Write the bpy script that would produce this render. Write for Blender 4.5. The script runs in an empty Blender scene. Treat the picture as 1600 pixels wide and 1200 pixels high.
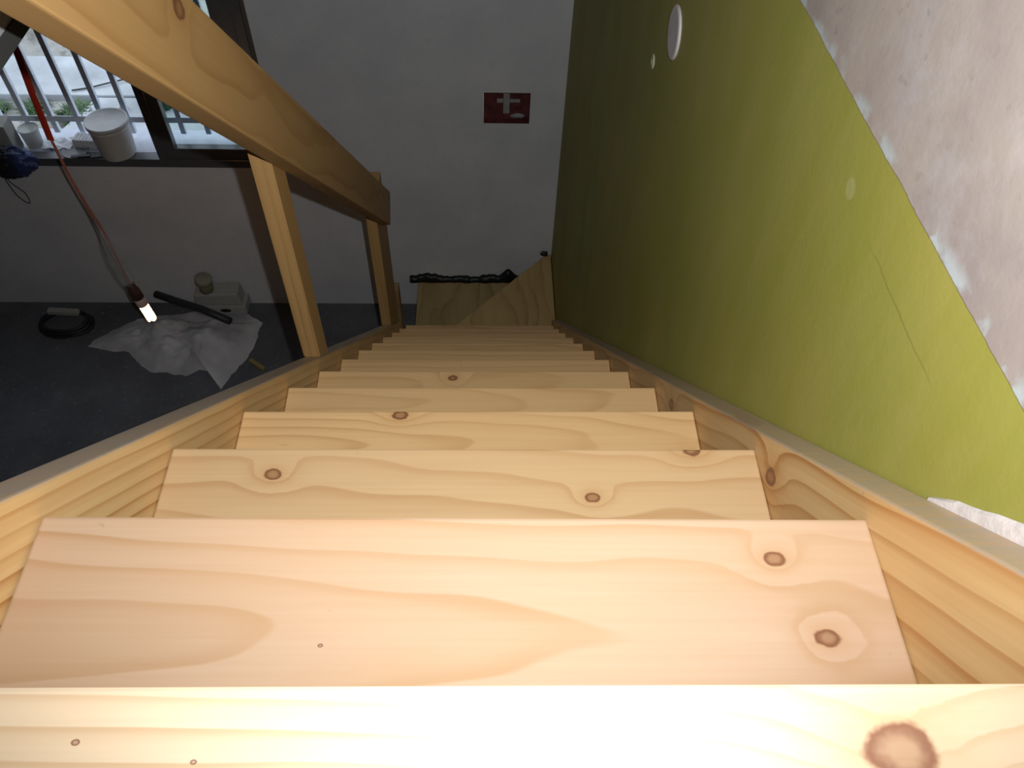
import bpy, bmesh, math, random
from mathutils import Vector, Matrix, noise
random.seed(7)

# ------------------------------------------------------------------ camera, world, flash, exposure
S = bpy.context.scene
COL = S.collection
S.view_settings.view_transform = 'Standard'
S.view_settings.look = 'None'
S.view_settings.gamma = 1.0
S.view_settings.use_curve_mapping = False
S.view_settings.exposure = 0.0

CR = [[0.9994, -0.020494, 0.027926], [0.000835, -0.791722, -0.61088], [0.034629, 0.610537, -0.79123]]
CC = Vector((0.02125, -0.12562, 0.40783))
cd = bpy.data.cameras.new('camera')
cd.sensor_width = 36.0
cd.sensor_fit = 'HORIZONTAL'
cd.lens = 1251.4536 / 1600 * 36.0
cd.clip_start = 0.01
cam = bpy.data.objects.new('camera', cd)
COL.objects.link(cam)
right, down, fwd = Vector(CR[0]), Vector(CR[1]), Vector(CR[2])
m = Matrix.Identity(4)
for i in range(3):
    m[i][0] = right[i]; m[i][1] = -down[i]; m[i][2] = -fwd[i]; m[i][3] = CC[i]
cam.matrix_world = m
S.camera = cam

world = bpy.data.worlds.new('overcast_sky')
S.world = world
world.use_nodes = True
bg = world.node_tree.nodes['Background']
bg.inputs[0].default_value = (0.78, 0.88, 1.0, 1)
bg.inputs[1].default_value = 1.8

# the camera's own flash: a small lamp just right of the lens, aimed slightly up the frame
fl = bpy.data.lights.new('camera_flash', 'SPOT')
fl.energy = 74.0
fl.color = (0.95, 0.975, 1.0)
fl.shadow_soft_size = 0.006
fl.spot_size = math.radians(124)
fl.spot_blend = 1.0
flo = bpy.data.objects.new('camera_flash', fl)
COL.objects.link(flo)
flo.location = CC + right * 0.052 - fwd * 0.04 - down * 0.03
aim = (fwd - down * 0.28 - right * 0.05).normalized()
flo.rotation_euler = aim.to_track_quat('-Z', 'Y').to_euler()


# ------------------------------------------------------------------ node helpers
class NT:
    def __init__(s, name):
        s.m = bpy.data.materials.new(name)
        s.m.use_nodes = True
        s.t = s.m.node_tree
        s.t.nodes.clear()
        s.out = s.t.nodes.new('ShaderNodeOutputMaterial')
        s.b = s.t.nodes.new('ShaderNodeBsdfPrincipled')
        s.link(s.b.outputs[0], s.out.inputs[0])

    def link(s, a, b):
        s.t.links.new(a, b)

    def put(s, sock, v):
        if hasattr(v, 'is_output') or hasattr(v, 'links'):
            s.link(v, sock)
        else:
            sock.default_value = v

    def xyz(s, kind='Object'):
        tc = s.t.nodes.new('ShaderNodeTexCoord')
        sp = s.t.nodes.new('ShaderNodeSeparateXYZ')
        s.link(tc.outputs[kind], sp.inputs[0])
        return sp.outputs[0], sp.outputs[1], sp.outputs[2]

    def comb(s, x, y, z):
        n = s.t.nodes.new('ShaderNodeCombineXYZ')
        for i, v in enumerate((x, y, z)):
            s.put(n.inputs[i], v)
        return n.outputs[0]

    def M(s, op, a, b=None, c=None):
        n = s.t.nodes.new('ShaderNodeMath')
        n.operation = op
        s.put(n.inputs[0], a)
        if b is not None: s.put(n.inputs[1], b)
        if c is not None: s.put(n.inputs[2], c)
        return n.outputs[0]

    def noise(s, vec, scale=5.0, detail=3.0, rough=0.5, dist=0.0):
        n = s.t.nodes.new('ShaderNodeTexNoise')
        s.link(vec, n.inputs['Vector'])
        n.inputs['Scale'].default_value = scale
        n.inputs['Detail'].default_value = detail
        n.inputs['Roughness'].default_value = rough
        n.inputs['Distortion'].default_value = dist
        return n.outputs[0]

    def ramp(s, fac, stops):
        n = s.t.nodes.new('ShaderNodeValToRGB')
        el = n.color_ramp.elements
        while len(el) < len(stops): el.new(0.5)
        for e, (p, c) in zip(el, stops):
            e.position = p
            e.color = (c, c, c, 1) if isinstance(c, (int, float)) else (*c, 1)
        s.put(n.inputs[0], fac)
        return n.outputs[0]

    def mix(s, fac, a, b, mode='MIX'):
        n = s.t.nodes.new('ShaderNodeMix')
        n.data_type = 'RGBA'
        n.blend_type = mode
        s.put(n.inputs[0], fac)
        for sock, v in ((n.inputs[6], a), (n.inputs[7], b)):
            if isinstance(v, tuple): sock.default_value = (*v, 1) if len(v) == 3 else v
            else: s.link(v, sock)
        return n.outputs[2]

    def smooth(s, v, lo, hi):
        n = s.t.nodes.new('ShaderNodeMapRange')
        n.interpolation_type = 'SMOOTHSTEP'
        s.put(n.inputs[0], v)
        n.inputs[1].default_value = lo
        n.inputs[2].default_value = hi
        return n.outputs[0]

    def color(s, c):
        s.put(s.b.inputs['Base Color'], (*c, 1) if isinstance(c, tuple) and len(c) == 3 else c)

    def bump(s, h, strength=0.3, dist=0.01):
        n = s.t.nodes.new('ShaderNodeBump')
        n.inputs['Strength'].default_value = strength
        n.inputs['Distance'].default_value = dist
        s.link(h, n.inputs['Height'])
        s.link(n.outputs[0], s.b.inputs['Normal'])

    def set(s, **k):
        for a, v in k.items():
            s.b.inputs[{'rough': 'Roughness', 'metal': 'Metallic', 'spec': 'Specular IOR Level',
                        'trans': 'Transmission Weight', 'alpha': 'Alpha', 'ior': 'IOR',
                        'coat': 'Coat Weight'}[a]].default_value = v
        return s


def rgb(r, g, b):
    f = lambda v: ((v / 255 + 0.055) / 1.055) ** 2.4 if v > 10 else v / 255 / 12.92
    return (f(r), f(g), f(b))


def pine(name, seed=0.0, ax=(0, 1, 2), knots=(), K=42.0, slope=0.09, h0=0.03, vc=0.0, warp=0.55,
         light=(0.80, 0.60, 0.36), dark=(0.62, 0.36, 0.15), rough=0.42, dust=None, spec=0.35):
    """Pine board: ax = (length, width, thickness) axes in the board's own space."""
    n = NT(name)
    p = n.xyz()
    u, v, w = p[ax[0]], p[ax[1]], p[ax[2]]
    nv = n.comb(n.M('MULTIPLY_ADD', u, 1.6, seed), n.M('MULTIPLY', v, 5.0), n.M('MULTIPLY', w, 5.0))
    nz = n.noise(nv, 1.6, 2.0, 0.5)
    h = n.M('ADD', n.M('MULTIPLY_ADD', u, slope, h0), w)
    h = n.M('ADD', h, n.M('MULTIPLY', n.M('SUBTRACT', nz, 0.5), 0.05 * warp))
    a = n.M('SUBTRACT', v, vc)
    r2 = n.M('ADD', n.M('MULTIPLY', a, a), n.M('MULTIPLY', h, h))
    t = n.M('MULTIPLY', n.M('SQRT', r2), K)
    t = n.M('ADD', t, n.M('MULTIPLY', n.M('SUBTRACT', nz, 0.5), 1.6 * warp))
    core = halo = None
    kn_n = n.noise(n.comb(n.M('MULTIPLY_ADD', u, 1.0, seed), v, w), 45.0, 3.0, 0.6) if knots else None
    for (ku, kv, kr) in knots:
        du = n.M('MULTIPLY', n.M('SUBTRACT', u, ku), 0.72 / kr)
        dv = n.M('MULTIPLY', n.M('SUBTRACT', v, kv), 1.0 / kr)
        wob = n.M('MULTIPLY', n.M('SUBTRACT', kn_n, 0.5), 1.1)
        d = n.M('ADD', n.M('SQRT', n.M('ADD', n.M('MULTIPLY', du, du), n.M('MULTIPLY', dv, dv))), wob)
        g = n.M('EXPONENT', n.M('MULTIPLY', n.M('MULTIPLY', d, d), -0.13))
        if kr > .003: t = n.M('ADD', t, n.M('MULTIPLY', g, 1.3))
        c = n.M('SUBTRACT', 1.0, n.smooth(d, 0.80, 1.12))
        c = n.M('MULTIPLY', c, n.M('MULTIPLY_ADD', n.smooth(d, 0.25, 0.85), 0.45, 0.48))
        hl = n.M('EXPONENT', n.M('MULTIPLY', n.M('MULTIPLY', d, d), -0.28))
        core = c if core is None else n.M('MAXIMUM', core, c)
        if kr > .003: halo = hl if halo is None else n.M('MAXIMUM', halo, hl)
    fr = n.M('FRACT', t)
    band = n.ramp(fr, [(0.0, 0.05), (0.35, 0.10), (0.70, 0.40), (0.88, 0.95), (0.95, 1.0), (1.0, 0.05)])
    amp = n.ramp(n.noise(n.comb(n.M('MULTIPLY_ADD', u, 0.6, seed * 1.7), n.M('MULTIPLY', v, 9.0), 0.0), 2.0, 1.0), [(0.3, 0.35), (0.7, 1.0)])
    band = n.M('MULTIPLY', band, amp)
    fine = n.noise(n.comb(n.M('MULTIPLY_ADD', u, 4.0, seed), n.M('MULTIPLY', v, 170.0), n.M('MULTIPLY', w, 170.0)), 1.0, 2.0)
    col = n.mix(band, light, dark)
    col = n.mix(n.ramp(fine, [(0.35, 0.0), (0.75, 0.22)]), col, dark)
    big = n.noise(n.comb(n.M('MULTIPLY_ADD', u, 2.0, seed), n.M('MULTIPLY', v, 7.0), w), 1.3, 2.0)
    col = n.mix(n.ramp(big, [(0.4, 0.0), (0.75, 0.5)]), col, (dark[0] * 1.25, dark[1] * 1.35, dark[2] * 1.5))
    if core is not None:
        col = n.mix(n.M('MULTIPLY', halo, 0.55), col, (dark[0] * 1.05, dark[1] * 1.0, dark[2] * 0.9))
        col = n.mix(core, col, (0.15, 0.055, 0.025))
    # small dents, dust specks
    sp = n.noise(n.comb(n.M('ADD', u, seed), v, w), 55.0, 2.0)
    col = n.mix(n.ramp(sp, [(0.76, 0.0), (0.80, 0.5)]), col, (0.30, 0.21, 0.14))
    if dust is not None:
        axd, lvl = dust
        mk = n.smooth(p[axd], lvl - 0.0035, lvl - 0.0005)
        dn = n.noise(n.comb(n.M('MULTIPLY', u, 6.0), v, w), 12.0, 4.0, 0.65)
        mk = n.M('MULTIPLY', mk, n.ramp(dn, [(0.3, 0.35), (0.65, 0.95)]))
        col = n.mix(mk, col, (0.40, 0.325, 0.25))
    n.color(col)
    n.set(rough=rough, spec=spec)
    n.bump(n.M('ADD', n.M('MULTIPLY', fine, 0.35), n.M('MULTIPLY', band, 0.15)), 0.12, 0.002)
    return n.m


def plain(name, c, rough=0.6, metal=0.0, var=0.12, scale=25.0, bump=0.0, **k):
    n = NT(name)
    x, y, z = n.xyz()
    v = n.comb(x, y, z)
    nz = n.noise(v, scale, 4.0, 0.6)
    n.color(n.mix(n.ramp(nz, [(0.3, 0.0), (0.7, 1.0)]), tuple(a * (1 - var) for a in c), tuple(min(1, a * (1 + var)) for a in c)))
    n.set(rough=rough, metal=metal, **k)
    if bump: n.bump(nz, bump, 0.01)
    return n.m


# ------------------------------------------------------------------ mesh helpers
def box(bm, x0, x1, y0, y1, z0, z1, bevel=0.0, seg=2, mat=None):
    vs = [bm.verts.new(c) for c in ((x0, y0, z0), (x1, y0, z0), (x1, y1, z0), (x0, y1, z0),
                                    (x0, y0, z1), (x1, y0, z1), (x1, y1, z1), (x0, y1, z1))]
    fs = [bm.faces.new([vs[i] for i in f]) for f in ((0, 3, 2, 1), (4, 5, 6, 7), (0, 1, 5, 4), (1, 2, 6, 5), (2, 3, 7, 6), (3, 0, 4, 7))]
    if bevel:
        es = list({e for f in fs for e in f.edges})
        bmesh.ops.bevel(bm, geom=es, offset=bevel, segments=seg, affect='EDGES', profile=0.6)
    return vs


def prism(bm, pts, z0, z1, bevel=0.0):
    a = [bm.verts.new((x, y, z0)) for x, y in pts]
    b = [bm.verts.new((x, y, z1)) for x, y in pts]
    n = len(pts)
    fs = [bm.faces.new(a[::-1]), bm.faces.new(b)]
    for i in range(n):
        fs.append(bm.faces.new((a[i], a[(i + 1) % n], b[(i + 1) % n], b[i])))
    bmesh.ops.recalc_face_normals(bm, faces=fs)
    if bevel:
        es = list({e for f in fs for e in f.edges})
        bmesh.ops.bevel(bm, geom=es, offset=bevel, segments=2, affect='EDGES', profile=0.6)


def lathe(bm, prof, seg=32, cap=True, M=None):
    rings = []
    for r, z in prof:
        ring = []
        for i in range(seg):
            a = 2 * math.pi * i / seg
            p = Vector((r * math.cos(a), r * math.sin(a), z))
            if M is not None: p = M @ p
            ring.append(bm.verts.new(p))
        rings.append(ring)
    for a, b in zip(rings, rings[1:]):
        for i in range(seg):
            bm.faces.new((a[i], a[(i + 1) % seg], b[(i + 1) % seg], b[i]))
    if cap:
        bm.faces.new(rings[0][::-1])
        bm.faces.new(rings[-1])


def tube(bm, pts, r, seg=10, flat=None, cap=True):
    pts = [Vector(p) for p in pts]
    rings = []
    up = Vector((0.13, 0.97, 0.2)).normalized()
    for i, p in enumerate(pts):
        d = (pts[min(i + 1, len(pts) - 1)] - pts[max(i - 1, 0)]).normalized()
        s = d.cross(up)
        if s.length < 1e-4: s = d.cross(Vector((1, 0, 0)))
        s.normalize()
        t = s.cross(d).normalized()
        rr = r[i] if isinstance(r, (list, tuple)) else r
        fx = flat if flat else 1.0
        rings.append([bm.verts.new(p + s * rr * math.cos(2 * math.pi * k / seg) + t * rr * fx * math.sin(2 * math.pi * k / seg)) for k in range(seg)])
    for a, b in zip(rings, rings[1:]):
        for i in range(seg):
            bm.faces.new((a[i], a[(i + 1) % seg], b[(i + 1) % seg], b[i]))
    if cap:
        bm.faces.new(rings[0][::-1]); bm.faces.new(rings[-1])


def curve_pts(ctrl, n=8):
    """Catmull-Rom through control points."""
    c = [Vector(p) for p in ctrl]
    c = [c[0] * 2 - c[1]] + c + [c[-1] * 2 - c[-2]]
    out = []
    for i in range(1, len(c) - 2):
        for k in range(n):
            t = k / n
            p0, p1, p2, p3 = c[i - 1:i + 3]
            out.append(0.5 * ((2 * p1) + (p2 - p0) * t + (2 * p0 - 5 * p1 + 4 * p2 - p3) * t * t + (3 * p1 - p0 - 3 * p2 + p3) * t ** 3))
    out.append(c[-2])
    return out


def obj(name, bm, mats, parent=None, loc=(0, 0, 0), rot=(0, 0, 0), smooth=False):
    bmesh.ops.recalc_face_normals(bm, faces=bm.faces[:])
    me = bpy.data.meshes.new(name)
    bm.to_mesh(me); bm.free()
    for mm in (mats if isinstance(mats, (list, tuple)) else [mats]): me.materials.append(mm)
    if smooth:
        for p in me.polygons: p.use_smooth = True
    o = bpy.data.objects.new(name, me)
    COL.objects.link(o)
    o.location = loc; o.rotation_euler = rot
    if parent is not None: o.parent = parent
    return o


def thing(name, label, cat, loc=(0, 0, 0), rot=(0, 0, 0), group=None):
    o = bpy.data.objects.new(name, None)
    o.empty_display_size = 0.1
    COL.objects.link(o)
    o.location = loc; o.rotation_euler = rot
    return tag(o, label, cat, group)


def tag(o, label, cat, group=None):
    o['label'] = label; o['category'] = cat
    if group: o['group'] = group
    return o


def struct(o, label=None):
    o['kind'] = 'structure'
    if label: o['label'] = label
    return o


def wall_grid(bm, axis, d0, d1, us, zs, holes):
    """Wall slab with rectangular holes; axis 'Y' = wall faces along Y (u is X), 'X' = u is Y."""
    nu, nz = len(us) - 1, len(zs) - 1
    solid = lambda i, j: 0 <= i < nu and 0 <= j < nz and (i, j) not in holes
    cache = {}

    def V(i, j, d):
        k = (i, j, d)
        if k not in cache:
            cache[k] = bm.verts.new((us[i], d, zs[j]) if axis == 'Y' else (d, us[i], zs[j]))
        return cache[k]
    for i in range(nu):
        for j in range(nz):
            if not solid(i, j): continue
            bm.faces.new((V(i, j, d0), V(i + 1, j, d0), V(i + 1, j + 1, d0), V(i, j + 1, d0)))
            bm.faces.new((V(i, j, d1), V(i, j + 1, d1), V(i + 1, j + 1, d1), V(i + 1, j, d1)))
            for (a, b), (p, q) in (((i - 1, j), ((i, j), (i, j + 1))), ((i + 1, j), ((i + 1, j), (i + 1, j + 1))),
                                   ((i, j - 1), ((i, j), (i + 1, j))), ((i, j + 1), ((i, j + 1), (i + 1, j + 1)))):
                if not solid(a, b):
                    bm.faces.new((V(*p, d0), V(*q, d0), V(*q, d1), V(*p, d1)))


# ------------------------------------------------------------------ dimensions
G, RS = 0.2019, 0.2032            # going and rise of each step
FLOOR = -15 * RS
YF = 3.137                        # far wall, room side
XR = 0.39                         # right-hand wall
XL = -4.0
YB = -2.6
TOP = 2.5
ANG = math.atan2(RS, G)

# ------------------------------------------------------------------ setting materials
n = NT('white_wall_paint')
x, y, z = n.xyz(); v = n.comb(x, y, z)
c = n.mix(n.ramp(n.noise(v, 3.0, 5.0, 0.6), [(0.35, 0.0), (0.7, 1.0)]), (0.58, 0.59, 0.61), (0.68, 0.68, 0.69))
c = n.mix(n.ramp(n.noise(v, 30.0, 3.0), [(0.6, 0.0), (0.75, 0.35)]), c, (0.50, 0.50, 0.50))
n.color(c); n.set(rough=0.8, spec=0.2); n.bump(n.noise(v, 60.0, 4.0, 0.7), 0.15, 0.004)
M_WALL = n.m

n = NT('green_and_bare_plaster_wall')
x, y, z = n.xyz(); v = n.comb(x, y, z)
nz1 = n.noise(v, 2.2, 4.0, 0.55)
streak = n.noise(n.comb(x, n.M('MULTIPLY', y, 5.0), n.M('MULTIPLY', z, 1.2)), 1.6, 4.0, 0.6)
green = n.mix(n.ramp(nz1, [(0.35, 0.0), (0.65, 1.0)]), (0.255, 0.262, 0.040), (0.325, 0.285, 0.058))
green = n.mix(n.ramp(streak, [(0.35, 0.0), (0.7, 0.5)]), green, (0.38, 0.33, 0.10))
fly = n.noise(v, 38.0, 2.0)
green = n.mix(n.ramp(fly, [(0.74, 0.0), (0.78, 0.35)]), green, (0.42, 0.38, 0.13))
# hairline crack
cy, cz = 0.278, -0.109
crk = n.M('ABSOLUTE', n.M('SUBTRACT', n.M('ADD', z, n.M('MULTIPLY', n.M('SUBTRACT', n.noise(v, 30.0, 2.0), 0.5), 0.008)), -0.108))
crk = n.M('MULTIPLY', n.M('SUBTRACT', 1.0, n.smooth(crk, 0.0003, 0.0014)), n.M('MULTIPLY', n.smooth(y, 0.25, 0.30), n.M('SUBTRACT', 1.0, n.smooth(y, 0.40, 0.46))))
green = n.mix(n.M('MULTIPLY', crk, 0.45), green, (0.12, 0.12, 0.02))
# filler dab
dab = n.M('SQRT', n.M('ADD', n.M('POWER', n.M('SUBTRACT', y, 0.516), 2.0), n.M('POWER', n.M('SUBTRACT', z, -0.101), 2.0)))
green = n.mix(n.M('MULTIPLY', n.M('SUBTRACT', 1.0, n.smooth(dab, 0.009, 0.013)), 0.35), green, (0.45, 0.43, 0.22))
ls = n.noise(n.comb(n.M('MULTIPLY', x, 2.0), n.M('MULTIPLY', y, 3.0), n.M('MULTIPLY', z, 3.0)), 1.7, 6.0, 0.62)
pl = n.mix(n.ramp(ls, [(0.33, 0.0), (0.62, 1.0)]), (0.29, 0.24, 0.225), (0.385, 0.325, 0.28))
pl = n.mix(n.ramp(n.noise(v, 14.0, 5.0, 0.7), [(0.5, 0.0), (0.75, 0.45)]), pl, (0.47, 0.44, 0.45))
pl = n.mix(n.ramp(n.noise(v, 70.0, 2.0), [(0.66, 0.0), (0.72, 0.5)]), pl, (0.28, 0.24, 0.22))
edge = n.M('ADD', z, n.M('MULTIPLY_ADD', y, 0.036, 0.021))          # paint stops at this level line
wob = n.M('MULTIPLY', n.M('SUBTRACT', n.noise(v, 16.0, 4.0, 0.65), 0.5), 0.007)
e2 = n.M('ADD', edge, wob)
mask = n.smooth(e2, 0.0, 0.0012)
bl = n.M('MULTIPLY', n.M('SUBTRACT', 1.0, n.smooth(edge, 0.004, 0.020)), n.ramp(n.noise(v, 26.0, 3.0), [(0.50, 0.0), (0.60, 0.65)]))
pl = n.mix(bl, pl, (0.47, 0.55, 0.56))
n.color(n.mix(mask, green, pl))
n.set(rough=0.62, spec=0.3)
n.bump(n.M('ADD', n.M('MULTIPLY', mask, 0.7), n.M('MULTIPLY', n.noise(v, 45.0, 4.0, 0.65), 0.5)), 0.3, 0.003)
M_GREEN = n.m

n = NT('dark_concrete_floor')
x, y, z = n.xyz(); v = n.comb(x, y, z)
c = n.mix(n.ramp(n.noise(v, 2.5, 5.0, 0.65), [(0.35, 0.0), (0.7, 1.0)]), (0.095, 0.10, 0.112), (0.15, 0.156, 0.17))
c = n.mix(n.ramp(n.noise(v, 45.0, 3.0, 0.6), [(0.60, 0.0), (0.78, 0.8)]), c, (0.24, 0.24, 0.25))
n.color(c); n.set(rough=0.85, spec=0.2); n.bump(n.noise(v, 40.0, 4.0, 0.7), 0.3, 0.006)
M_FLOOR = n.m

M_CEIL = plain('grey_slab', (0.30, 0.30, 0.305), 0.85, bump=0.2)
M_EDGE_SHADE = plain('slab_edge_shade', (0.035, 0.035, 0.032), 0.8)
M_ALU = plain('dark_grey_aluminium', (0.11, 0.113, 0.12), 0.32, 0.3, var=0.06)
M_UP = plain('upper_room_plaster', (0.35, 0.33, 0.31), 0.85)

# ------------------------------------------------------------------ setting
bm = bmesh.new(); box(bm, XL - .2, XR + .2, YB - .2, YF + .22, FLOOR - 0.15, FLOOR)
struct(obj('floor', bm, M_FLOOR), 'dark rough concrete floor of the room below')
bm = bmesh.new()
wall_grid(bm, 'Y', YF, YF + 0.22, [XL - .2, -3.0, -2.185, -2.119, -0.965, 0.017, 0.231, XR],
          [FLOOR, -2.769, -2.707, -2.09, -1.8205, -1.6595, -0.90, TOP],
          {(1, 3), (1, 4), (1, 5), (2, 3), (2, 4), (2, 5), (3, 3), (3, 4), (3, 5), (5, 4)})
struct(obj('wall_far', bm, M_WALL), 'painted grey-white wall at the foot of the stairs')
bm = bmesh.new(); box(bm, 0.0, 0.2, 0, YF - YB + .22, FLOOR, TOP)
o = struct(obj('wall_right', bm, M_GREEN), 'green painted wall with bare plaster above the paint line')
me = o.data
for vtx in me.vertices: vtx.co += Vector((XR, YB, 0))
bm = bmesh.new(); box(bm, XL - .2, XL, YB, YF, FLOOR, TOP)
struct(obj('wall_left', bm, M_WALL))
bm = bmesh.new(); box(bm, XL - .2, XR + .2, YB - .2, YB, FLOOR, TOP)
struct(obj('wall_back', bm, M_UP))
bm = bmesh.new()
box(bm, XL, -0.465, YB, YF, -0.030, 0.20)
struct(obj('ceiling', bm, M_CEIL), 'floor slab over the lower room, ending at the stair opening')
bm = bmesh.new(); box(bm, -0.465, XR, YB, -0.265, -0.030, 0.20)
struct(obj('floor', bm, M_CEIL), 'upper landing floor at the head of the stairs')
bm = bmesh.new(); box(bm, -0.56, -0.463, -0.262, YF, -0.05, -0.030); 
struct(obj('shade_trim', bm, M_EDGE_SHADE), 'dark strip painted as recess shade under the slab edge')  # dark colour stands in for the recess shadow below the slab
bm = bmesh.new(); box(bm, XL - .2, XR + .2, YB - .2, YF + .22, TOP, TOP + 0.12)
struct(obj('ceiling', bm, M_UP))

# ragged bare plaster between the stringer and the painted wall
bm = bmesh.new()
N = 40
rows = []
for i in range(N + 1):
    yy = -0.22 + (0.196 + 0.22) * i / N
    t = max(0.0, min(1.0, (0.196 - yy) / 0.075))
    hgt = 0.0165 * t ** 0.6 + 0.004 * (noise.noise(Vector((yy * 60, 3, 1)))) * (0.3 + t)
    zb = -yy * RS / G + 0.028
    rows.append([bm.verts.new((XR - 0.0002, yy, zb)), bm.verts.new((XR - 0.003 - 0.001 * noise.noise(Vector((yy * 90, 0, 0))), yy, zb)),
                 bm.verts.new((XR - 0.003, yy, zb + 0.008 + hgt * 0.75)), bm.verts.new((XR - 0.0002, yy, zb + 0.009 + hgt))])
for a, b in zip(rows, rows[1:]):
    for k in range(4):
        bm.faces.new((a[k], a[(k + 1) % 4], b[(k + 1) % 4], b[k]))
bm.faces.new(rows[0]); bm.faces.new(rows[-1][::-1])
struct(obj('trim_2', bm, plain('chipped_white_plaster', (0.62, 0.56, 0.53), 0.8, var=0.15, scale=60, bump=0.12)), 'ragged white plaster edge above the right stringer')

# window: aluminium frame, closed sash on the right, open on the left
win = thing('window_1', 'dark grey aluminium window, left side open, right side glazed', 'window', (-1.98, YF + 0.03, -2.09))
del win['category']; win['kind'] = 'structure'
wl = Vector(win.location)


def wbox(name, rects, mat, bevel=0.003, parent=win):
    b = bmesh.new()
    for r_ in rects: box(b, r_[0] - wl.x, r_[1] - wl.x, r_[2] - wl.y, r_[3] - wl.y, r_[4] - wl.z, r_[5] - wl.z, bevel)
    return obj(name, b, mat, parent)


wbox('window_frame', [(-3.0, -0.985, YF + .000, YF + .055, -2.09, -2.045), (-3.0, -0.985, YF, YF + .055, -.945, -.90),
                      (-1.03, -0.985, YF, YF + .055, -2.045, -.945), (-3.0, -2.955, YF, YF + .055, -2.045, -.945)], M_ALU)
wbox('mullion', [(-1.553, -1.51, YF + .002, YF + .057, -2.045, -.945)], M_ALU)
sash = wbox('sash', [(-1.51, -1.03, YF + .006, YF + .046, -2.045, -1.985), (-1.51, -1.03, YF + .006, YF + .046, -1.0, -.945),
                     (-1.51, -1.462, YF + .006, YF + .046, -1.985, -1.0), (-1.122, -1.03, YF + .006, YF + .046, -1.985, -1.0)], M_ALU)
n = NT('window_glass'); n.color((0.85, 0.95, 0.93)); n.set(rough=0.0, trans=1.0, ior=1.01, spec=0.3)
wbox('pane', [(-1.47, -1.115, YF + .024, YF + .028, -1.99, -0.995)], n.m, 0.0, sash)
wbox('filler_strip', [(-0.985, -0.9655, YF + .012, YF + .05, -2.09, -.90)], plain('grey_filler', (0.2, 0.2, 0.19), .8), 0.0)
bm = bmesh.new(); box(bm, -0.978, -0.965, YF - .007, YF, -2.092, -.90, 0.002)
struct(obj('trim_3', bm, plain('brown_bead', (0.10, 0.075, 0.05), .7)), 'thin brown bead beside the window')
bm = bmesh.new(); box(bm, -2.9995, -0.9655, YF + 0.060, YF + 0.245, -2.0895, -2.047, 0.002)
struct(obj('trim_4', bm, plain('pale_painted_sill', (0.50, 0.53, 0.62), .5, var=.08, bump=.1)), 'pale painted outside window sill')

# burglar bars
M_BAR = plain('pale_blue_grey_bar_paint', (0.60, 0.66, 0.76), .45, var=.08)
bars = thing('burglar_bars', 'pale grey steel burglar bars outside the window', 'window bars', (-1.98, 3.31, -2.02))


def bbox(name, r_, mat, par, bev=0.002):
    b = bmesh.new(); L_ = Vector(par.location)
    box(b, r_[0] - L_.x, r_[1] - L_.x, r_[2] - L_.y, r_[3] - L_.y, r_[4] - L_.z, r_[5] - L_.z, bev)
    return obj(name, b, mat, par)


for k in range(17):
    xb = -2.208 + 0.1222 * (k - 6)
    if xb < -2.99 or xb > -0.99: continue
    bbox('bar', (xb, xb + 0.025, 3.300, 3.322, -2.014, -0.93), M_BAR, bars)
bbox('rail', (-2.9985, -0.9665, 3.296, 3.301, -1.948, -1.918), M_BAR, bars, 0.001)
bbox('rail', (-2.9985, -0.9665, 3.296, 3.301, -1.10, -1.07), M_BAR, bars, 0.001)

# ------------------------------------------------------------------ outside ground
n = NT('outside_earth')
x, y, z = n.xyz(); v = n.comb(x, y, z)
c = n.mix(n.ramp(n.noise(v, 1.6, 6.0, 0.65), [(0.35, 0.0), (0.68, 1.0)]), (0.20, 0.20, 0.18), (0.50, 0.49, 0.47))
c = n.mix(n.ramp(n.noise(v, 9.0, 5.0, 0.7), [(0.52, 0.0), (0.68, 0.6)]), c, (0.12, 0.11, 0.09))
n.color(c); n.set(rough=0.9, spec=.1); n.bump(n.noise(v, 14.0, 5.0, .7), 0.6, 0.03)
M_EARTH = n.m
M_PAVE = plain('pale_weathered_concrete', (0.44, 0.47, 0.50), .85, var=.22, scale=3.0, bump=.15)
OG = FLOOR - 0.05
bm = bmesh.new()
nx, ny = 60, 50
gv = {}
for i in range(nx + 1):
    for j in range(ny + 1):
        X = -9 + 12 * i / nx; Y = YF + 0.23 + 8.0 * j / ny
        Z = OG
        if Y > 5.78: Z += (Y - 5.78) * 0.55 + 0.16 * noise.noise(Vector((X * 2.2, Y * 2.2, 0))) * min(1, (Y - 5.78) * 2)
        Z += 0.012 * noise.noise(Vector((X * 5, Y * 5, 2)))
        gv[i, j] = bm.verts.new((X, Y, Z))
for i in range(nx):
    for j in range(ny):
        bm.faces.new((gv[i, j], gv[i + 1, j], gv[i + 1, j + 1], gv[i, j + 1]))
o = struct(obj('ground', bm, M_EARTH, smooth=True), 'pale stony ground and bank outside the window')
bm = bmesh.new()
box(bm, -6.5, -2.55, 5.22, 5.74, OG - .1, OG + 0.055, 0.01)
struct(obj('kerb', bm, M_PAVE), 'pale concrete strip along the planting bed outside')
bm = bmesh.new()
prism(bm, [(-2.83, 5.20), (-2.98, 4.72), (-3.05, 4.35), (-1.0, 4.35), (-1.0, 5.20)], OG - .1, OG + 0.05, 0.008)
struct(obj('paving', bm, M_PAVE), 'white concrete paving outside the window')
bm = bmesh.new()
tube(bm, curve_pts([(-3.02, 5.26, OG + .066), (-2.90, 5.30, OG + .066), (-2.75, 5.36, OG + .075), (-2.55, 5.45, OG + .075), (-2.42, 5.42, OG + .06), (-2.30, 5.36, OG + .06)], 8), 0.006, 8)
tag(obj('garden_hose', bm, plain('dark_hose', (0.05, 0.055, 0.05), .5), smooth=True), 'thin dark hose lying over the pale concrete outside', 'hose')

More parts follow.
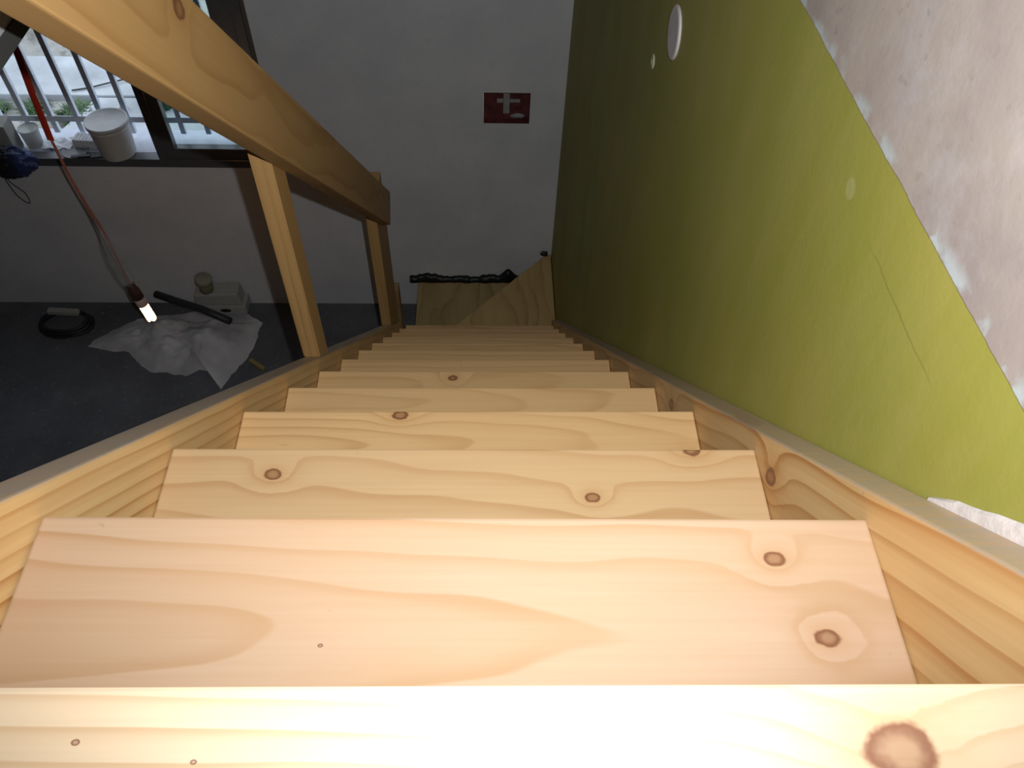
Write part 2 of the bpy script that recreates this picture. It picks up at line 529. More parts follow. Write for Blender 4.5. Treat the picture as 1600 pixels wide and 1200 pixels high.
M_LEAF = plain('leaf_green', (0.045, 0.10, 0.030), .6, var=.5, scale=6)
M_LEAF2 = plain('dark_leaf_green', (0.015, 0.065, 0.035), .6, var=.4, scale=6)


def clump(name, cx, cy, rad, hgt, count, mat, label, group, lw=0.007, z=None):
    b = bmesh.new(); z0 = 0.0
    for k in range(count):
        a = random.uniform(0, 6.283); rr = rad * 0.55 * math.sqrt(random.random())
        px, py = rr * math.cos(a), rr * math.sin(a)
        a2 = random.uniform(0, 6.283); ln = rad * random.uniform(.3, .8); hh = hgt * random.uniform(.5, 1)
        dx, dy = math.cos(a2), math.sin(a2)
        w_ = lw * random.uniform(.6, 1.4)
        p = [(px, py, z0), (px + dx * ln * .4, py + dy * ln * .4, z0 + hh * .75), (px + dx * ln, py + dy * ln, z0 + hh)]
        L_ = [b.verts.new((q[0] - dy * w_ * s, q[1] + dx * w_ * s, q[2])) for q, s in zip(p, (.5, 1, .1))]
        R_ = [b.verts.new((q[0] + dy * w_ * s, q[1] - dx * w_ * s, q[2])) for q, s in zip(p, (.5, 1, .1))]
        for i in range(2): b.faces.new((L_[i], R_[i], R_[i + 1], L_[i + 1]))
    return tag(obj(name, b, mat, loc=(cx, cy, (OG if z is None else z) - 0.005)), label, 'plant', group)


clump('grass_tuft', -2.92, 5.02, 0.17, 0.07, 420, M_LEAF, 'bright green tuft beside the white paving outside', 'weeds outside the window')
clump('grass_tuft', -3.26, 5.10, 0.13, 0.05, 260, M_LEAF, 'green weeds left of the bright tuft by the pale concrete strip', 'weeds outside the window')
clump('grass_tuft', -3.53, 5.10, 0.13, 0.04, 160, M_LEAF, 'low weeds at the left edge of the planting bed', 'weeds outside the window')
clump('shrub', -2.33, 5.12, 0.18, 0.34, 340, M_LEAF2, 'dark green shrub seen through the closed glass pane', 'weeds outside the window', 0.02, OG + 0.05)
clump('grass_tuft', -2.42, 6.35, 0.25, 0.14, 90, M_LEAF2, 'dark weeds on the bank at the top of the window', 'weeds outside the window', 0.014, OG + 0.30)
M_STONE = plain('pale_stone', (0.50, 0.49, 0.46), .9, var=.2, scale=8, bump=.4)
M_BROWN = plain('brown_clay', (0.24, 0.17, 0.12), .9, var=.25, scale=8, bump=.3)


def stone(cx, cy, z, r_, mat, label, name='stone', sq=(1, 1, .6)):
    b = bmesh.new()
    bmesh.ops.create_icosphere(b, subdivisions=3, radius=1.0)
    sd = random.uniform(0, 50)
    for vv in b.verts:
        k = 1 + 0.45 * noise.noise(vv.co * 1.3 + Vector((sd, 0, 0)))
        vv.co = Vector((vv.co.x * r_ * sq[0] * k, vv.co.y * r_ * sq[1] * k, max(-.5, vv.co.z) * r_ * sq[2] * k))
    return tag(obj(name, b, mat, loc=(cx, cy, z + r_ * sq[2] * .42), smooth=True), label, 'stone', 'stones outside the window')


stone(-2.27, 5.95, OG + .12, .10, M_STONE, 'pale broken stone on the bank above the handrail')
stone(-2.12, 5.80, OG + .03, .07, M_STONE, 'small pale stone at the foot of the bank')
stone(-2.02, 6.05, OG + .16, .09, M_STONE, 'pale stone on the bank nearest the window jamb')
stone(-2.06, 5.10, OG + .05, .085, M_BROWN, 'brown stone beside the dark green shrub', sq=(1, .8, 1.3))
stone(-1.86, 5.06, OG + .05, .07, M_BROWN, 'brown stone on paving seen through the glass, right of its pair')
stone(-1.75, 4.80, OG + .05, .06, M_STONE, 'small pale stone on paving near the handrail post')
stone(-2.58, 5.02, OG + .05, .035, M_BROWN, 'small brown lump on the white paving above the bucket', sq=(1, 1.2, .8))
stone(-3.60, 4.72, OG, .11, M_STONE, 'grey stone in the bed at the left edge of the window')

# ------------------------------------------------------------------ staircase
stairs = thing('staircase', 'steep unfinished pine staircase with open stringers going down to the winders', 'staircase', (0, 0, FLOOR))
Z0 = -FLOOR
T_D, T_T = 0.245, 0.038
KN = {0: [(0.221, -0.033, 0.0135), (-0.172, -0.026, 0.0016), (-0.115, -0.035, 0.0012)], 1: [(-0.104, 0.092, 0.0014), (0.263, 0.165, 0.0065), (0.290, 0.098, 0.0075)], 2: [(-0.227, 0.368, 0.0075), (0.147, 0.337, 0.006), (0.272, 0.402, 0.009)],
      3: [(-0.109, 0.598, 0.009)], 5: [(-0.05, 0.99, 0.008)]}
PAR = {0: dict(K=70, slope=.05, h0=.05, vc=-.02, warp=.6), 1: dict(K=48, slope=.06, h0=.075, vc=0.02, warp=.5), 2: dict(K=30, slope=.10, h0=.06, vc=-.02, warp=.9),
       3: dict(K=58, slope=.10, h0=.03, vc=0.06, warp=.7), 4: dict(K=66, slope=.06, h0=.04, vc=.09, warp=.6), 5: dict(K=36, slope=.12, h0=.03, vc=.08, warp=.7)}
for k in range(13):
    yn = k * G; zt = -k * RS
    cy = yn - T_D / 2
    kn = [(a, b - cy, c_) for a, b, c_ in KN.get(k, ())]
    pr = PAR.get(k, dict(K=random.uniform(36, 60), slope=random.uniform(-.1, .1), h0=.05, vc=random.uniform(-.1, .1), warp=.6))
    tc = dict(light=(0.52, 0.405, 0.275), dark=(0.38, 0.245, 0.13), spec=.9) if k == 0 else dict(light=(0.44, 0.305, 0.205), dark=(0.35, 0.205, 0.10), spec=.25) if k == 1 else dict(light=(0.50, 0.34, 0.18), dark=(0.38, 0.215, 0.095), spec=.2) if k == 2 else dict(light=(0.66, 0.425, 0.205), dark=(0.50, 0.285, 0.115))  # nearest three treads coloured darker to offset the flash's brightness on them
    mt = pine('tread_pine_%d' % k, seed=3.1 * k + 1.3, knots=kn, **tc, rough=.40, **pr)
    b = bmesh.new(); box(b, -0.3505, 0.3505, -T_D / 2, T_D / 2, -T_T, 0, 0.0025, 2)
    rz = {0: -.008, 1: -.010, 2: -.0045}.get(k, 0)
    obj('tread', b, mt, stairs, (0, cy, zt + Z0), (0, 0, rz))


def stringer(x0, x1, ya, yb, off, mt):
    L_ = (yb - ya) / math.cos(ANG)
    b = bmesh.new(); w_ = x1 - x0
    box(b, -L_ / 2, L_ / 2, -w_ / 2, w_ / 2, -0.275, 0, 0.003, 2)
    o = obj('stringer', b, mt, stairs)
    # local X down the slope, local Y = across
    ym = (ya + yb) / 2; zm = -ym * RS / G + off
    d = Vector((0, math.cos(ANG), -math.sin(ANG)))
    up = Vector((0, math.sin(ANG), math.cos(ANG)))
    sd = up.cross(d)
    mm = Matrix.Identity(4)
    for i in range(3):
        mm[i][0] = d[i]; mm[i][1] = sd[i]; mm[i][2] = up[i]
    mm.translation = Vector(((x0 + x1) / 2, ym, zm + Z0))
    o.matrix_local = mm
    return o, mm


mS = pine('left_stringer_pine', seed=11.3, ax=(0, 2, 1), K=60, slope=.03, h0=.05, vc=-.16, warp=.5, light=(0.66, 0.44, 0.20), dark=(0.38, 0.16, 0.035), dust=(2, 0.0))
stringer(-0.389, -0.3515, -0.26, 2.332, 0.042, mS)
mS = pine('right_stringer_pine', seed=31.7, ax=(0, 2, 1), K=36, slope=.035, h0=.03, vc=-.14, warp=.7, light=(0.66, 0.44, 0.20), dark=(0.38, 0.155, 0.035), dust=(2, 0.0),
          knots=[((0.38 - 1.12) / math.cos(ANG), -0.045, 0.012), ((0.73 - 1.12) / math.cos(ANG), -0.035, 0.011)])
stringer(0.3515, 0.3885, -0.26, 2.50, 0.033, mS)

# winder platforms at the foot
mW = pine('winder_board_pine', seed=51.0, ax=(1, 0, 2), K=24, slope=.08, h0=.06, vc=.05, warp=.9, light=(0.56, 0.40, 0.17), dark=(0.38, 0.23, 0.085), rough=.6,
          knots=[(0.02, 0.14, 0.018)])
mW2 = pine('lower_winder_pine', seed=57.0, ax=(1, 0, 2), K=22, slope=.08, h0=.06, vc=-.1, warp=.9, light=(0.46, 0.34, 0.15), dark=(0.28, 0.19, 0.075), rough=.65)
z1 = -13 * RS; z2 = -14 * RS
b = bmesh.new()
prism(b, [(0.386, YF - .006), (0.362, YF - .006), (-0.352, 2.36), (-0.352, 2.25), (0.386, 2.25)], -0.038, 0, 0.003)
obj('winder_tread', b, mW, stairs, (0, 0, z1 + Z0))
b = bmesh.new()
prism(b, [(-0.352, YF - .02), (0.34, YF - .02), (-0.352, 2.40)], -0.038, 0, 0.003)
obj('winder_tread', b, mW2, stairs, (0, 0, z2 + Z0))
# risers carrying the winders down to the floor
mR = pine('riser_pine', seed=63.0, ax=(0, 2, 1), K=30, light=(0.36, 0.28, 0.15), dark=(0.24, 0.16, 0.08), rough=.65)
b = bmesh.new()
d = Vector((0.362 + 0.385, YF - .006 - 2.335, 0)).normalized(); nn = Vector((d.y, -d.x, 0)) * 0.02
p0 = Vector((-0.36, 2.362, 0)) + nn; p1 = Vector((0.34, YF - .03, 0)) + nn
prism(b, [(p0.x, p0.y), (p1.x, p1.y), (p1.x + nn.x, p1.y + nn.y), (p0.x + nn.x, p0.y + nn.y)], z2 + .0005 + Z0, z1 - .0385 + Z0)
obj('riser', b, mR, stairs)
b = bmesh.new(); box(b, -0.35, -0.328, 2.42, YF - .03, 0, z2 - .0385 + Z0)
obj('riser', b, mR, stairs)
b = bmesh.new(); box(b, -0.386, 0.386, 2.26, 2.28, 0, z1 - .0385 + Z0)
obj('riser', b, mR, stairs)
# back trimmer at the top
b = bmesh.new(); box(b, -0.389, 0.3885, -0.26, -0.247, -0.30 + Z0, -0.01 + Z0)
obj('riser', b, mR, stairs)

# ------------------------------------------------------------------ railing
HX = dict(light=(0.44, 0.26, 0.10), dark=(0.33, 0.175, 0.055))
rail = thing('stair_railing', 'rough timber handrail nailed to two posts on the left stringer', 'railing', (-0.371, 1.08, -1.04))
rl = Vector(rail.location)


def post(x0, x1, y0, y1, zt, seed):
    zb = -y0 * RS / G + 0.0425; zb2 = -y1 * RS / G + 0.0425
    b = bmesh.new()
    vs = box(b, x0, x1, y0, y1, zb, zt)
    for vv in vs:
        if abs(vv.co.y - y1) < 1e-6 and abs(vv.co.z - zb) < 1e-6: vv.co.z = zb2
    bmesh.ops.bevel(b, geom=b.edges[:], offset=0.002, segments=2, affect='EDGES')
    c = Vector(((x0 + x1) / 2, (y0 + y1) / 2, (zb + zt) / 2))
    for vv in b.verts: vv.co -= c
    return obj('post', b, pine('post_pine_%d' % seed, seed=seed, ax=(2, 0, 1), K=60, slope=.03, h0=.05, vc=.03, warp=.5, rough=.55, **HX), rail, c - rl)


post(-0.390, -0.3525, 1.048, 1.119, -0.36, 71)
post(-0.390, -0.3525, 2.035, 2.245, -1.415, 77)
# handrail board on the stair side of the posts
ya, yb = 0.02, 2.125
b = bmesh.new()
L_ = (yb - ya) / math.cos(ANG)
box(b, -L_ / 2, L_ / 2, -0.019, 0.019, -0.058, 0.058, 0.003, 2)
ym = (ya + yb) / 2
ho = obj('handrail', b, pine('handrail_pine', seed=83, ax=(0, 2, 1), K=26, slope=.05, h0=.035, vc=.03, warp=1.0, rough=.5,
                             knots=[((0.72 - ym) / math.cos(ANG), .035, .013)], **HX), rail)
dv = Vector((0, math.cos(ANG), -math.sin(ANG))); up = Vector((0, math.sin(ANG), math.cos(ANG))); sd = up.cross(dv)
mm = Matrix.Identity(4)
for i in range(3): mm[i][0] = dv[i]; mm[i][1] = sd[i]; mm[i][2] = up[i]
mm.translation = Vector((-0.333, ym, -ym * RS / G + 0.655)) - rl
ho.matrix_local = mm

# short newel at the foot
b = bmesh.new(); box(b, -0.0185, 0.0185, -0.026, 0.026, 0, 0.93, 0.003)
tag(obj('newel_post', b, pine('newel_pine', seed=91, ax=(2, 0, 1), K=50, light=(0.30, 0.19, 0.09), dark=(0.2, .12, .05), rough=.6), loc=(-0.3715, 2.362, FLOOR)),
    'short dark newel post behind the last railing post at the stair foot', 'post')

# ------------------------------------------------------------------ things on the walls
M_BOX = plain('rusty_red_box', (0.11, 0.024, 0.020), .7, var=.5, scale=22)
M_PLA = plain('dirty_plaster', (0.30, 0.30, 0.30), .85, var=.15, scale=40, bump=.3)
sw = thing('switch_box', 'recessed reddish switch box with a pale plaster cross on the far wall', 'switch box', (0.124, YF, -1.74))
b = bmesh.new()
w2, h2 = 0.1062, 0.0797
box(b, -w2, w2, 0.036, 0.040, -h2, h2)
for a in ((-w2, -w2 + .003, -h2, h2), (w2 - .003, w2, -h2, h2), (-w2 + .003, w2 - .003, -h2, -h2 + .003), (-w2 + .003, w2 - .003, h2 - .003, h2)):
    box(b, a[0], a[1], 0.001, 0.036, a[2], a[3])
obj('back_box', b, M_BOX, sw)
b = bmesh.new()
box(b, -0.016, 0.014, 0.026, 0.036, -0.045, 0.062, .004); box(b, -0.046, -0.016, 0.028, 0.036, 0.010, 0.030, .003); box(b, 0.014, 0.062, 0.028, 0.036, 0.012, 0.028, .003)
obj('plaster_cross', b, M_PLA, sw)
b = bmesh.new()
lathe(b, [(0.001, 0.0), (0.030, 0.0), (0.027, 0.006), (0.001, 0.010)], 20)
for vv in b.verts:
    co = vv.co.copy()
    k = 1 + .3 * noise.noise(co * 60)
    vv.co = Vector((co.x * 1.25 * k, 0.0355 - co.z, co.y * .45 * k))
obj('plaster_lump', b, M_PLA, sw, (0.055, 0, -0.060), smooth=True)

b = bmesh.new()
box(b, -0.033, 0.033, 0.03, 0.033, -0.031, 0.031)
for a in ((-.033, -.030, -.031, .031), (.030, .033, -.031, .031), (-.03, .03, -.031, -.028), (-.03, .03, .028, .031)): box(b, a[0], a[1], 0.001, .03, a[2], a[3])
tag(obj('socket_box', b, plain('dark_box', (0.05, 0.05, 0.05), .7), loc=(-2.152, YF, -2.738)), 'small dark recessed socket box low on the far wall under the window', 'socket box')

# blank disc and plug on the green wall
b = bmesh.new()
lathe(b, [(0.0485, 0.0), (0.0500, 0.0015), (0.0490, 0.0045), (0.0455, 0.006)], 48)
for vv in b.verts:
    co = vv.co.copy(); k = 1 + .012 * noise.noise(co * 50)
    vv.co = Vector((-co.z, co.x * k, co.y * k))
cap = obj('round_cover', b, plain('dull_white_plastic', (0.62, 0.57, 0.56), .6, var=.06), loc=(XR, 1.348, -0.392), rot=(0, 0, -.0))
tag(cap, 'round white blank cover disc on the green wall', 'wall cover')
b = bmesh.new()
lathe(b, [(0.016, 0.0), (0.016, 0.002), (0.012, 0.004), (0.006, 0.003), (0.004, 0.0005)], 24)
for vv in b.verts: co = vv.co.copy(); vv.co = Vector((-co.z, co.x, co.y))
o = obj('wall_plug', b, plain('pale_green_filler', (0.42, 0.43, 0.25), .8), loc=(XR, 1.495, -0.538), smooth=True)
tag(o, 'small pale ring plug left of the round white cover on the green wall', 'wall plug')

# ------------------------------------------------------------------ black plastic along the foot of the far wall
M_BLK = plain('black_plastic_membrane', (0.012, 0.013, 0.015), .45, var=.4, scale=20)
b = bmesh.new(); rows = []
N = 70
for i in range(N + 1):
    X = -0.40 + 0.62 * i / N
    top = 0.030 + 0.012 * noise.noise(Vector((X * 14, 0, 0))) + 0.010 * noise.noise(Vector((X * 45, 0, 0))) + 0.022 * math.exp(-((X + .30) / .05) ** 2) + (0.055 * math.exp(-((X - .155) / .035) ** 2) + .012 * math.exp(-((X - .07) / .05) ** 2))
    dp = 0.018 + 0.010 * noise.noise(Vector((X * 20, 5, 0)))
    base = z2 + 0.001
    rows.append([b.verts.new((X, YF - .001, base)), b.verts.new((X, YF - dp - .012, base)), b.verts.new((X + .004 * noise.noise(Vector((X * 40, 9, 0))), YF - dp, base + top * .6)), b.verts.new((X, YF - .003, base + top))])
for a, c in zip(rows, rows[1:]):
    for k in range(4): b.faces.new((a[k], a[(k + 1) % 4], c[(k + 1) % 4], c[k]))
b.faces.new(rows[0]); b.faces.new(rows[-1][::-1])
tag(obj('plastic_membrane', b, M_BLK, smooth=True), 'crumpled black plastic along the wall behind the lowest winder step', 'plastic sheet')
b = bmesh.new()
bmesh.ops.create_icosphere(b, subdivisions=3, radius=0.022)
for vv in b.verts: vv.co *= 1 + .5 * noise.noise(vv.co * 70)
for vv in b.verts: vv.co.y *= .5; vv.co.z = max(vv.co.z, -.016) * .8
tag(obj('plastic_scrap', b, M_BLK, loc=(0.352, YF - .017, z1 + .0135), smooth=True), 'black scrap in the corner on the upper winder step', 'debris')

# ------------------------------------------------------------------ hanging work lamp
LX, LY = -1.412, 2.20
lamp = thing('hanging_work_lamp', 'lit bulb hanging on an orange cord beside the window', 'lamp', (LX, LY, -0.05))
M_RED = plain('red_cord', (0.52, 0.035, 0.015), .5, var=.1)
M_ORG = plain('faded_orange_cord', (0.46, 0.13, 0.075), .6, var=.15)
M_HLD = plain('dark_brown_lamp_holder', (0.075, 0.035, 0.028), .35)
ZL = lambda z_: z_ + 0.05
b = bmesh.new(); tube(b, [(0.02, 0, 0), (0.012, 0, ZL(-.5)), (0.006, 0, ZL(-.957)), (-0.010, 0, ZL(-1.1)), (-0.024, 0, ZL(-1.265))], 0.0125, 10, flat=.35)
obj('red_strap', b, M_RED, lamp)
b = bmesh.new(); tube(b, curve_pts([(-.022, 0, ZL(-1.25)), (-.020, .0, ZL(-1.45)), (-.004, .004, ZL(-1.65)), (.002, 0, ZL(-1.80)), (.004, 0, ZL(-1.955))], 6), 0.0045, 8)
obj('cord', b, M_ORG, lamp, smooth=True)
b = bmesh.new(); tube(b, curve_pts([(-.026, 0.004, ZL(-1.25)), (-.030, .01, ZL(-1.42)), (-.020, .01, ZL(-1.60)), (-.022, 0.01, ZL(-1.78)), (-.004, 0.006, ZL(-1.955))], 6), 0.003, 8)
obj('cord', b, plain('grey_flex', (0.22, 0.21, 0.2), .6), lamp, smooth=True)
n = NT('clear_wrap'); n.color((0.55, 0.53, 0.52)); n.set(rough=.25, alpha=.28)
x, y, z = n.xyz(); n.bump(n.noise(n.comb(x, y, z), 60., 3.), .6, .01)
b = bmesh.new(); tube(b, curve_pts([(-.008, 0.003, ZL(-1.66)), (-.014, .005, ZL(-1.78)), (-.012, .004, ZL(-1.88)), (.0, 0.004, ZL(-1.95))], 5), [.006, .010, .014, .018, .021, .023, .024, .025, .025, .024, .024, .025, .026, .027, .026, .022], 12)
for vv in b.verts: vv.co += Vector((noise.noise(vv.co * 60), noise.noise(vv.co * 60 + Vector((9, 0, 0))), 0)) * .006
obj('plastic_wrap', b, n.m, lamp, smooth=True)
TM = Matrix.Translation((0.002, 0, ZL(-1.945))) @ Matrix.Rotation(math.radians(-6), 4, 'Y') @ Matrix.Rotation(math.radians(180), 4, 'X')
b = bmesh.new(); lathe(b, [(.010, 0), (.017, .006), (.019, .03), (.023, .036), (.024, .078), (.022, .082)], 28, M=TM)
obj('lamp_holder', b, M_HLD, lamp, smooth=True)
b = bmesh.new(); lathe(b, [(.017, .0825), (.022, .088), (.0235, .118), (.021, .124)], 28, M=TM)
bulb = obj('bulb', b, plain('white_bulb_base', (0.6, 0.42, 0.36), .4), lamp, smooth=True)
n = NT('glowing_tube'); n.color((1., .9, .8)); n.b.inputs['Emission Color'].default_value = (1.0, 0.50, 0.20, 1); n.b.inputs['Emission Strength'].default_value = 18.0
for k in range(3):
    a = k * 2 * math.pi / 3 + .4
    c0 = Vector((math.cos(a), math.sin(a), 0)) * .0125
    tdir = Vector((-math.sin(a), math.cos(a), 0)) * .0075
    pts = [c0 + tdir + Vector((0, 0, .1245)), c0 + tdir + Vector((0, 0, .20))]
    for q in range(1, 6):
        th = math.pi * q / 6
        pts.append(c0 + tdir * math.cos(th) + Vector((0, 0, .20 + .010 * math.sin(th))))
    pts += [c0 - tdir + Vector((0, 0, .20)), c0 - tdir + Vector((0, 0, .1245))]
    b = bmesh.new(); tube(b, [TM @ p for p in pts], .0062, 10)
    obj('glowing_tube', b, n.m, bulb, smooth=True)

# ------------------------------------------------------------------ things on the sill
SZ = -2.0445
bk = thing('paint_bucket', 'white lidded paint bucket standing on the window sill', 'bucket', (-1.757, 3.192, SZ))
M_BK = plain('white_bucket_plastic', (0.60, 0.60, 0.57), .45, var=.06)
b = bmesh.new()
lathe(b, [(.078, 0), (.081, .004), (.092, .150), (.094, .152), (.094, .158), (.0925, .160), (.093, .172)], 48)
obj('tub', b, M_BK, bk, smooth=True)
b = bmesh.new(); lathe(b, [(.0935, .162), (.0985, .163), (.0990, .181), (.0965, .184), (.090, .1825), (.087, .179)], 48)
obj('lid', b, plain('dirty_white_lid', (0.50, 0.49, 0.49), .5, var=.12, scale=14), bk, smooth=True)

# ribbed white carton behind the bucket
b = bmesh.new(); box(b, -.062, .062, -.03, .03, 0, .045, .004)
for k in range(7): box(b, -.052 + k * .017, -.044 + k * .017, -.033, .033, .004, .049, .002)
tag(obj('ribbed_tray', b, plain('white_ribbed_plastic', (.58, .58, .6), .5), loc=(-1.915, 3.245, SZ + .001), rot=(0, 0, -.08)), 'white ribbed plastic tray lying left of the bucket', 'tray')
b = bmesh.new()
lathe(b, [(.050, 0), (.062, .006), (.064, .010), (.060, .009), (.048, .004)], 36)
tag(obj('shallow_dish', b, plain('grey_dish', (.16, .16, .17), .4), loc=(-1.965, 3.19, SZ + .001), smooth=True), 'shallow grey dish on the sill edge left of the bucket', 'dish')
b = bmesh.new()
box(b, -.07, .02, -.010, .010, .0, .012, .003); box(b, .02, .075, -.016, .016, .004, .007, .001)
tag(obj('putty_knife', b, plain('black_handle', (.03, .03, .035), .5), loc=(-1.90, 3.15, SZ + .002), rot=(0, 0, .15)), 'dark putty knife lying on the sill below the ribbed tray', 'tool')
# crumpled white paper
b = bmesh.new(); nn_ = 18
gv = {}
for i in range(nn_ + 1):
    for j in range(nn_ + 1):
        X = -.075 + .14 * i / nn_; Y = -.045 + .09 * j / nn_
        gv[i, j] = b.verts.new((X + .008 * noise.noise(Vector((Y * 30, 1, 0))), Y, .010 + .012 * noise.noise(Vector((X * 35, Y * 35, 4))) ))
for i in range(nn_):
    for j in range(nn_): b.faces.new((gv[i, j], gv[i + 1, j], gv[i + 1, j + 1], gv[i, j + 1]))
r_ = bmesh.ops.extrude_face_region(b, geom=b.faces[:])
for e in r_['geom']:
    if isinstance(e, bmesh.types.BMVert): e.co.z = max(0.0, e.co.z - .006)
tag(obj('crumpled_paper', b, plain('white_paper', (.68, .70, .74), .8, var=.05), loc=(-2.055, 3.25, SZ), smooth=False), 'crumpled white paper on the sill beside the red strap', 'paper')
# clear tub and grey block at the frame edge
b = bmesh.new(); box(b, -.055, .055, -.05, .05, 0, .17, .008)
tag(obj('grey_block', b, plain('grey_cement_block', (.26, .26, .24), .8, var=.15, bump=.3), loc=(-2.275, 3.185, SZ + .0), rot=(0, 0, .1)), 'grey block standing on the sill at the left edge of the picture', 'block')
n = NT('cloudy_plastic'); n.color((.42, .43, .40)); n.set(rough=.3, alpha=.75)
b = bmesh.new(); lathe(b, [(.036, 0), (.038, .003), (.044, .085), (.047, .088), (.047, .094), (.042, .094)], 32)
tag(obj('cloudy_tub', b, n.m, loc=(-2.175, 3.247, SZ + .0), smooth=True), 'cloudy plastic tub behind the grey block, against the bars', 'tub')
# dark blue bag hanging over the sill
b = bmesh.new(); bmesh.ops.create_icosphere(b, subdivisions=5, radius=1.0)
for vv in b.verts:
    c0 = vv.co.copy(); k = 1 + .22 * noise.noise(c0 * 2.2) + .12 * noise.noise(c0 * 6)
    vv.co = Vector((c0.x * .13 * k, c0.y * .045 * k, c0.z * .085 * k))
    if vv.co.y > .040: vv.co.y = .040
n = NT('dark_blue_bag'); x, y, z = n.xyz(); vv_ = n.comb(x, y, z)
n.color(n.mix(n.smooth(x, 0.0, 0.09), (.012, .012, .014), (.03, .05, .16))); n.set(rough=.45); n.bump(n.noise(vv_, 30., 4.), .6, .02)
bag = thing('plastic_bag', 'dark blue and black plastic bag slumped over the window frame', 'bag', (-2.245, 3.088, -2.03))
obj('bag_body', b, n.m, bag, smooth=True)
b = bmesh.new()
tube(b, curve_pts([(-.06, 0, -.075), (-.055, -.005, -.12), (-.045, -.006, -.19), (-.02, -.006, -.235), (.0, -.006, -.24), (.004, -.006, -.19), (-.006, -.006, -.165), (-.04, -.004, -.12), (-.055, 0, -.075)], 6), .0022, 6)
obj('string_loop', b, M_BLK, bag, smooth=True)

# ------------------------------------------------------------------ things on the lower floor
n = NT('clear_dust_sheet'); x, y, z = n.xyz(); v = n.comb(x, y, z)
n.color(n.mix(n.ramp(n.noise(v, 6., 4.), [(.35, 0.), (.65, 1.)]), (.52, .52, .54), (.78, .78, .80)))
n.set(rough=.6, spec=.2, alpha=.82); n.bump(n.noise(v, 14., 3., .5, .6), .35, .02)
OUT = [(-2.16, 2.80), (-2.12, 2.87), (-2.04, 2.95), (-1.90, 3.02), (-1.75, 3.04), (-1.60, 3.06), (-1.40, 3.06), (-1.27, 2.99), (-1.25, 2.88), (-1.27, 2.74), (-1.34, 2.62), (-1.385, 2.50), (-1.42, 2.60), (-1.52, 2.63), (-1.60, 2.60), (-1.72, 2.61), (-1.85, 2.66), (-1.94, 2.76), (-2.05, 2.76)]
cx, cy = -1.68, 2.84
b = bmesh.new()
NA, NR = 96, 22
pc = curve_pts([(p[0], p[1], 0) for p in OUT + [OUT[0]]], 6)
ring_pts = [pc[int(i * (len(pc) - 1) / NA)] for i in range(NA)]
cv = b.verts.new((cx, cy, FLOOR + .11))
prev = None; first = None
for j in range(1, NR + 1):
    t = j / NR; ring = []
    for i in range(NA):
        e = ring_pts[i]
        tt = t * (1 + t * (.05 * noise.noise(Vector((e.x * 9, e.y * 9, 5))) + .05 * noise.noise(Vector((e.x * 28, e.y * 28, 5)))))
        X = cx + (e.x - cx) * tt; Y = min(cy + (e.y - cy) * tt, 3.10)
        h = 0.075 * (1 - t ** 2.2) + 0.05 * (1 - t ** 4) * (noise.noise(Vector((X * 7, Y * 7, 1))) + .6 * abs(noise.noise(Vector((X * 17, Y * 17, 7)))))
        h += .010 * abs(noise.noise(Vector((X * 30, Y * 30, 3))))
        if Y > 2.96: h *= .35
        ring.append(b.verts.new((X, Y, FLOOR + max(.002, h))))
    if prev is None:
        for i in range(NA): b.faces.new((cv, ring[i], ring[(i + 1) % NA]))
    else:
        for i in range(NA): b.faces.new((prev[i], ring[i], ring[(i + 1) % NA], prev[(i + 1) % NA]))
    prev = ring
tag(obj('dust_sheet', b, n.m, smooth=True), 'crumpled clear plastic dust sheet heaped on the dark floor under the lamp', 'plastic sheet')

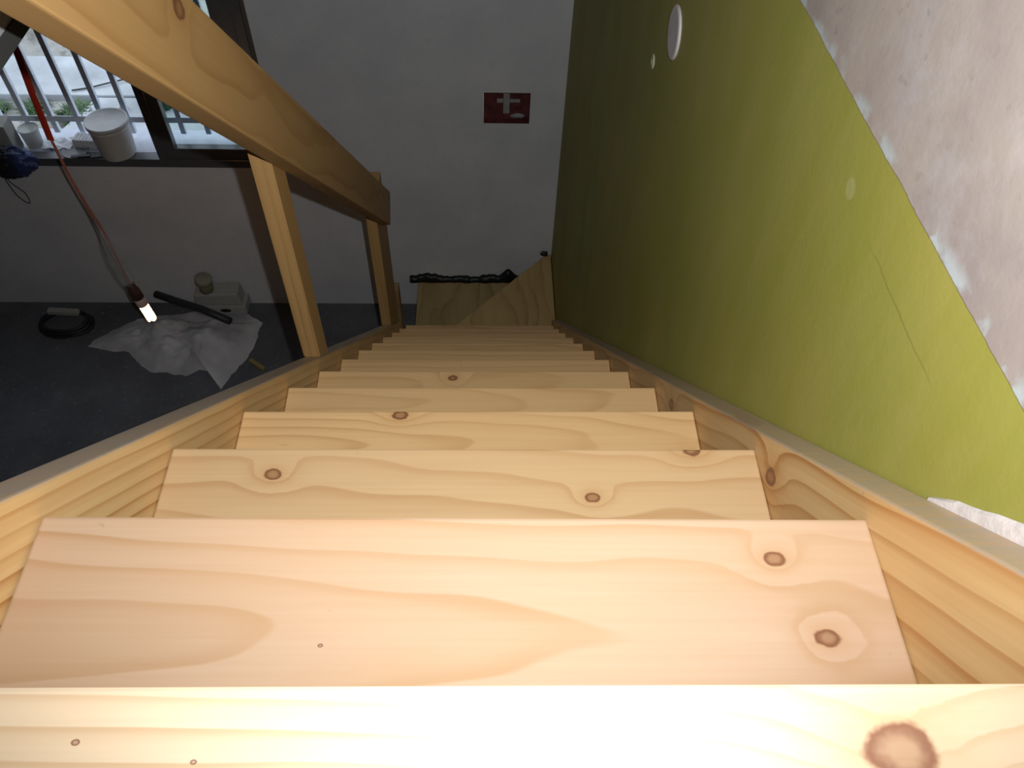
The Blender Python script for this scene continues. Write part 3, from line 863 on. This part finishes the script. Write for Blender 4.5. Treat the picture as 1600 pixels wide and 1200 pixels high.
M_WB = plain('dull_white_carton', (.40, .40, .38), .7, var=.08)
b = bmesh.new(); box(b, -.145, .145, -.055, .055, 0, .065, .006)
lo = obj('carton', b, M_WB, loc=(-1.475, 3.070, FLOOR + .031)); tag(lo, 'lower flat white carton with a dark hand hole, on the dust sheet', 'box', 'white cartons by the far wall')
b = bmesh.new(); lathe(b, [(.001, 0), (.03, 0), (.03, .002), (.001, .0022)], 20)
for vv in b.verts: co = vv.co.copy(); vv.co = Vector((co.x, -co.z, co.y * .42))
obj('hand_hole', b, M_BLK, lo, (0.03, -.0552, .036))
b = bmesh.new(); box(b, -.130, .130, -.050, .050, 0, .085, .010)
for vv in b.verts:
    if vv.co.z > .05: vv.co.x *= .93
tag(obj('carton', b, M_WB, loc=(-1.480, 3.075, FLOOR + .0965), rot=(0, 0, .04)), 'upper white carton under the tilted beige can', 'box', 'white cartons by the far wall')
can = thing('beige_can', 'beige can with a loose lid standing on the white cartons', 'can', (-1.530, 3.060, FLOOR + .182), (0.0, math.radians(6), 0))
b = bmesh.new(); lathe(b, [(.034, 0.004), (.037, .006), (.040, .060), (.038, .062)], 32)
obj('can_body', b, plain('olive_beige', (.20, .185, .115), .6), can, smooth=True)
b = bmesh.new(); lathe(b, [(.040, 0), (.046, .002), (.046, .030), (.042, .034)], 32, M=Matrix.Translation((-.008, 0, .066)) @ Matrix.Rotation(.12, 4, 'Y'))
obj('lid', b, plain('pale_beige', (.30, .29, .225), .6), can, smooth=True)

b = bmesh.new(); tube(b, [(-1.83, 3.075, FLOOR + .135), (-1.70, 3.02, FLOOR + .135), (-1.55, 2.965, FLOOR + .128), (-1.385, 2.89, FLOOR + .115)], .021, 14)
tag(obj('dark_pipe', b, plain('dark_pipe', (.03, .032, .036), .5), smooth=True), 'dark length of pipe lying across the dust sheet', 'pipe')
b = bmesh.new()
for k in range(3):
    pts = [(.145 * (1 - .07 * k) * math.cos(q * math.pi / 18), .095 * (1 - .07 * k) * math.sin(q * math.pi / 18), .012 + .016 * k + .004 * math.sin(q * .7 + k)) for q in range(37)]
    tube(b, pts, .010, 8, cap=False)
tag(obj('coiled_hose', b, plain('black_hose', (.018, .019, .022), .5), loc=(-2.335, 2.955, FLOOR), smooth=True), 'black coiled hose on the dark floor left of the dust sheet', 'hose')
b = bmesh.new(); box(b, -.085, .085, -.017, .017, 0, .028, .004)
tag(obj('white_block', b, M_WB, loc=(-2.345, 3.00, FLOOR + .054), rot=(0, 0, -.06)), 'white block lying on the coiled hose', 'block')
b = bmesh.new(); box(b, -.055, .055, -.012, .012, 0, .018, .002)
tag(obj('wood_offcut', b, plain('yellow_wood', (.30, .24, .08), .6), loc=(-1.222, 2.665, FLOOR + .001), rot=(0, 0, -.65)), 'small yellow wood offcut poking out from the dust sheet', 'offcut')
